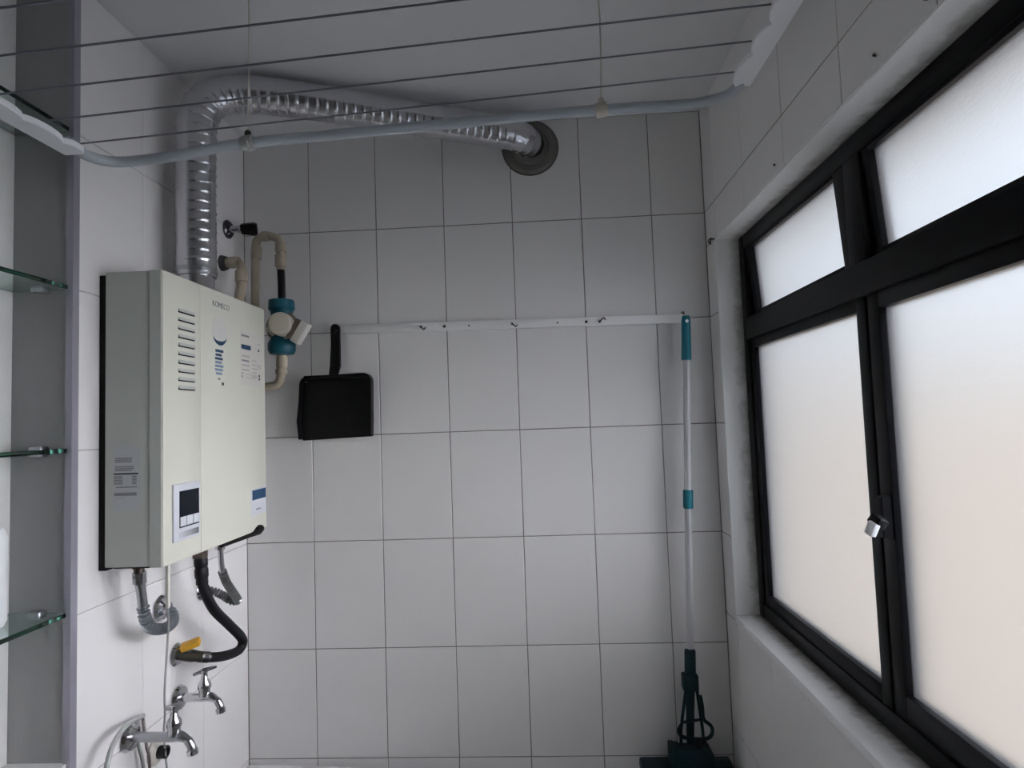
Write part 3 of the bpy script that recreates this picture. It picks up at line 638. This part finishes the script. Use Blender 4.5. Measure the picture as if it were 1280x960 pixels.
# handle with a real hanging hole: strip of quads around the hole
def handle_mesh(y0, y1):
    bm = nb(); hc = Vector((0.085, 1.800)); hr = 0.0038; n = 28
    def outer(t):
        a = 2 * math.pi * t; d = Vector((math.cos(a), math.sin(a)))
        # ray from the hole centre to the outline
        best = 1e9
        q = ho
        for i in range(len(q)):
            p = Vector(q[i]); r = Vector(q[(i + 1) % len(q)]); e = r - p; den = d.x * e.y - d.y * e.x
            if abs(den) < 1e-12: continue
            w = p - hc; tt = (w.x * e.y - w.y * e.x) / den; uu = (w.x * d.y - w.y * d.x) / den
            if tt > 1e-6 and -1e-6 <= uu <= 1 + 1e-6: best = min(best, tt)
        return hc + d * best
    angs = sorted({k / n for k in range(n)} | {(math.atan2(p[1] - hc.y, p[0] - hc.x) / (2 * math.pi)) % 1.0 for p in ho})
    R = []
    for t in angs:
        o_ = outer(t); a = 2 * math.pi * t; i_ = hc + Vector((math.cos(a), math.sin(a))) * hr
        R.append([bm.verts.new((p.x, y, p.y)) for p in (o_, i_) for y in (y0, y1)])
    for A, Bq in zip(R, R[1:] + R[:1]):
        bm.faces.new((A[0], Bq[0], Bq[2], A[2])); bm.faces.new((A[1], A[3], Bq[3], Bq[1])); bm.faces.new((A[0], A[1], Bq[1], Bq[0])); bm.faces.new((A[2], Bq[2], Bq[3], A[3]))
    return bm
obj('handle', handle_mesh(-0.032, -0.020), darkp, DPN, smooth=False)
obj('rivet', L((0.003, -0.045, 1.655), (0, -1, 0), [(0, 0.003), (0.002, 0.002)], 10), chrome, DPN)

# ------------------------------------------------------------------ mop
MP = thing('squeeze_mop', 'teal squeeze mop with grey pole hanging in the corner by the window', 'mop', (1.03, -0.05, 0.56))
def mp(z, y=-0.05):            # pole axis
    t = (1.80 - z) / 0.907
    return Vector((1.0705 - 0.0355 * t, y, z))
obj('pole', T([mp(1.70), mp(0.88)], 0.0098, 16), polem, MP)
gr = obj('grip', T([mp(1.675), mp(1.68), mp(1.74), mp(1.785), mp(1.797)], [0.0128, 0.0138, 0.0130, 0.0128, 0.0105], 16), tealb, MP)
obj('hang_eye', L(mp(1.781, -0.0625), (0, -1, 0.1), [(0, 0.0045), (0.0015, 0.0045), (0.0016, 0.003)], 12), white_pl, gr)
obj('sleeve', T([mp(1.273), mp(1.277), mp(1.318), mp(1.323)], [0.0120, 0.0138, 0.0138, 0.0125], 16), tealb, MP)
xb = mp(0.85).x
sk = nb(); tube(sk, [mp(0.903), mp(0.897), mp(0.835)], [0.010, 0.0148, 0.0148], 14); obj('socket', sk, teald, MP)
obj('clamp', B(xb - 0.023, xb + 0.018, -0.066, -0.034, 0.795, 0.838, bev=0.005), teald, MP)
obj('stem', T([(xb - 0.003, -0.05, 0.80), (xb - 0.006, -0.05, 0.735), (xb - 0.009, -0.05, 0.66)], [0.013, 0.011, 0.010], 12), teald, MP)
for s_, pts in ((-1, [(xb - 0.014, 0.800), (xb - 0.022, 0.755), (xb - 0.029, 0.715), (xb - 0.033, 0.690), (xb - 0.034, 0.655)]), (1, [(xb + 0.014, 0.800), (xb + 0.018, 0.755), (xb + 0.022, 0.715), (xb + 0.024, 0.690), (xb + 0.025, 0.655)])):
    obj('side_rod', T([(x, -0.052, z) for x, z in pts], 0.0042, 8, 5), teald, MP)
lo = [(xb + 0.020, 0.785), (xb + 0.024, 0.755), (xb + 0.026, 0.725), (xb + 0.044, 0.707), (xb + 0.046, 0.690), (xb + 0.036, 0.677), (xb + 0.012, 0.674), (xb - 0.012, 0.676), (xb - 0.034, 0.682), (xb - 0.040, 0.697), (xb - 0.032, 0.712)]
obj('lever_loop', T([(x, -0.062, z) for x, z in lo], 0.0048, 10, 6), teald, MP)
obj('cross_bar', T([(xb - 0.03, -0.060, 0.716), (xb + 0.026, -0.060, 0.724)], 0.0035, 8), teald, MP)
hd = extrude_outline([(-0.058, -0.050), (0.058, -0.050), (0.055, 0.012), (0.044, 0.032), (0.036, 0.026), (0.026, 0.034), (0.012, 0.022), (-0.026, 0.022), (-0.036, 0.028), (-0.046, 0.026), (-0.052, 0.034), (-0.056, 0.026)], (xb - 0.010, -0.030, 0.628), (1, 0, 0), (0, 0, 1), 0.05, 0.003)
obj('head_block', hd, teald, MP)
obj('head_plate', B(xb - 0.142, xb + 0.098, -0.100, -0.014, 0.580, 0.607, bev=0.006), teald, MP)
obj('sponge', B(xb - 0.138, xb + 0.094, -0.096, -0.018, 0.535, 0.581, bev=0.008), mat('sponge', (0.02, 0.10, 0.12), 0.9, bump=0.6, bscale=200), MP)

# ------------------------------------------------------------------ recess shelves
def shelf(label, z):
    S = thing('glass_shelf', label, 'shelf', (-0.255, -1.0, z), 'glass shelves in the wall recess')
    obj('glass_plate', B(XN + 0.002, XL - 0.004, -1.735, YJ - 0.001, z, z + 0.008, bev=0.0008, seg=1), shelf_glass, S, smooth=False)
    obj('clip', B(-0.262, -0.238, YJ - 0.020, YJ - 0.0004, z - 0.006, z + 0.014, bev=0.003), dchrome, S)
    obj('clip', B(-0.262, -0.238, -1.749, -1.73, z - 0.006, z + 0.014, bev=0.003), dchrome, S)
    return S
for lb, z in (('clear glass shelf in the recess, lowest of four', 1.203), ('clear glass shelf in the recess, second from the bottom', 1.497), ('clear glass shelf in the recess, second from the top', 1.798), ('clear glass shelf in the recess behind the drying rack, topmost of four', 2.098)): shelf(lb, z)
BT = thing('plastic_container', 'white rounded plastic container standing on the lowest glass shelf', 'container', (-0.272, -0.756, 1.2112))
obj('body', L((-0.272, -0.756, 1.2113), (0, 0, 1), [(0, 0.022), (0.003, 0.029), (0.012, 0.033), (0.15, 0.033), (0.165, 0.027), (0.170, 0.016)], 28), white_pl, BT)
obj('cap', L((-0.272, -0.756, 1.381), (0, 0, 1), [(0, 0.017), (0.026, 0.016), (0.028, 0.013)], 20), white_pl, BT)

# ------------------------------------------------------------------ laundry tub
LT = thing('laundry_tub', 'white laundry tub under the taps with only its rear rim in view', 'tub', (0.07, -0.30, 0.0))
def basin(x0, x1, y0, y1, zt, zb, w):
    bm = nb()
    def rect(i, z, dy=0): return [bm.verts.new(p) for p in ((x0 + i, y0 + i, z), (x1 - i, y0 + i, z), (x1 - i, y1 - i - dy, z), (x0 + i, y1 - i, z))]
    R = [rect(0.03, zb), rect(0.012, zt - 0.10), rect(0.0, zt - 0.03), rect(0.0, zt - 0.006), rect(0.006, zt), rect(w - 0.006, zt), rect(w, zt - 0.006), rect(w + 0.02, zb + 0.06), rect(w + 0.05, zb + 0.03)]
    for a, b in zip(R, R[1:]):
        for k in range(4): bm.faces.new((a[k], a[(k + 1) % 4], b[(k + 1) % 4], b[k]))
    bm.faces.new(R[-1]); bm.faces.new(R[0][::-1])
    return bm
bm = basin(0, 0.52, -0.50, 0, 0.592, 0.30, 0.035)
bm.transform(Matrix.Translation((XL + 0.003, -0.006, 0)) @ Matrix.Rotation(math.radians(-3.2), 4, 'Z'))
for v in bm.verts: v.co.x = max(v.co.x, XL + 0.002)
obj('basin', bm, ceram, LT)
obj('pedestal', L((0.05, -0.27, 0.0), (0, 0, 1), [(0, 0.13), (0.02, 0.13), (0.06, 0.10), (0.26, 0.11), (0.302, 0.14)], 28), ceram, LT)

# ------------------------------------------------------------------ small things
NL = thing('bent_nail', 'dark bent nail with a loop at the top corner of the window opening', 'nail', (XR - 0.01, -0.082, 1.99))
obj('shank', T([(XR + 0.003, -0.079, 2.000), (XR - 0.008, -0.082, 1.999), (XR - 0.012, -0.083, 1.994), (XR - 0.012, -0.083, 1.984)], 0.0022, 8, 4), rust, NL)
obj('wire_loop', T([(XR - 0.010, -0.080, 1.986), (XR - 0.014, -0.074, 1.992), (XR - 0.012, -0.068, 2.001), (XR - 0.006, -0.076, 2.004)], 0.0013, 6, 4), rust, NL)
for y in (-0.516, -0.885, -1.0):
    obj('screw', T([(XR + 0.001, y, 2.022), (XR - 0.003, y - 0.006, 2.019), (XR - 0.004, y - 0.012, 2.014)], [0.0018, 0.0022, 0.0012], 8), rust, wall_right)
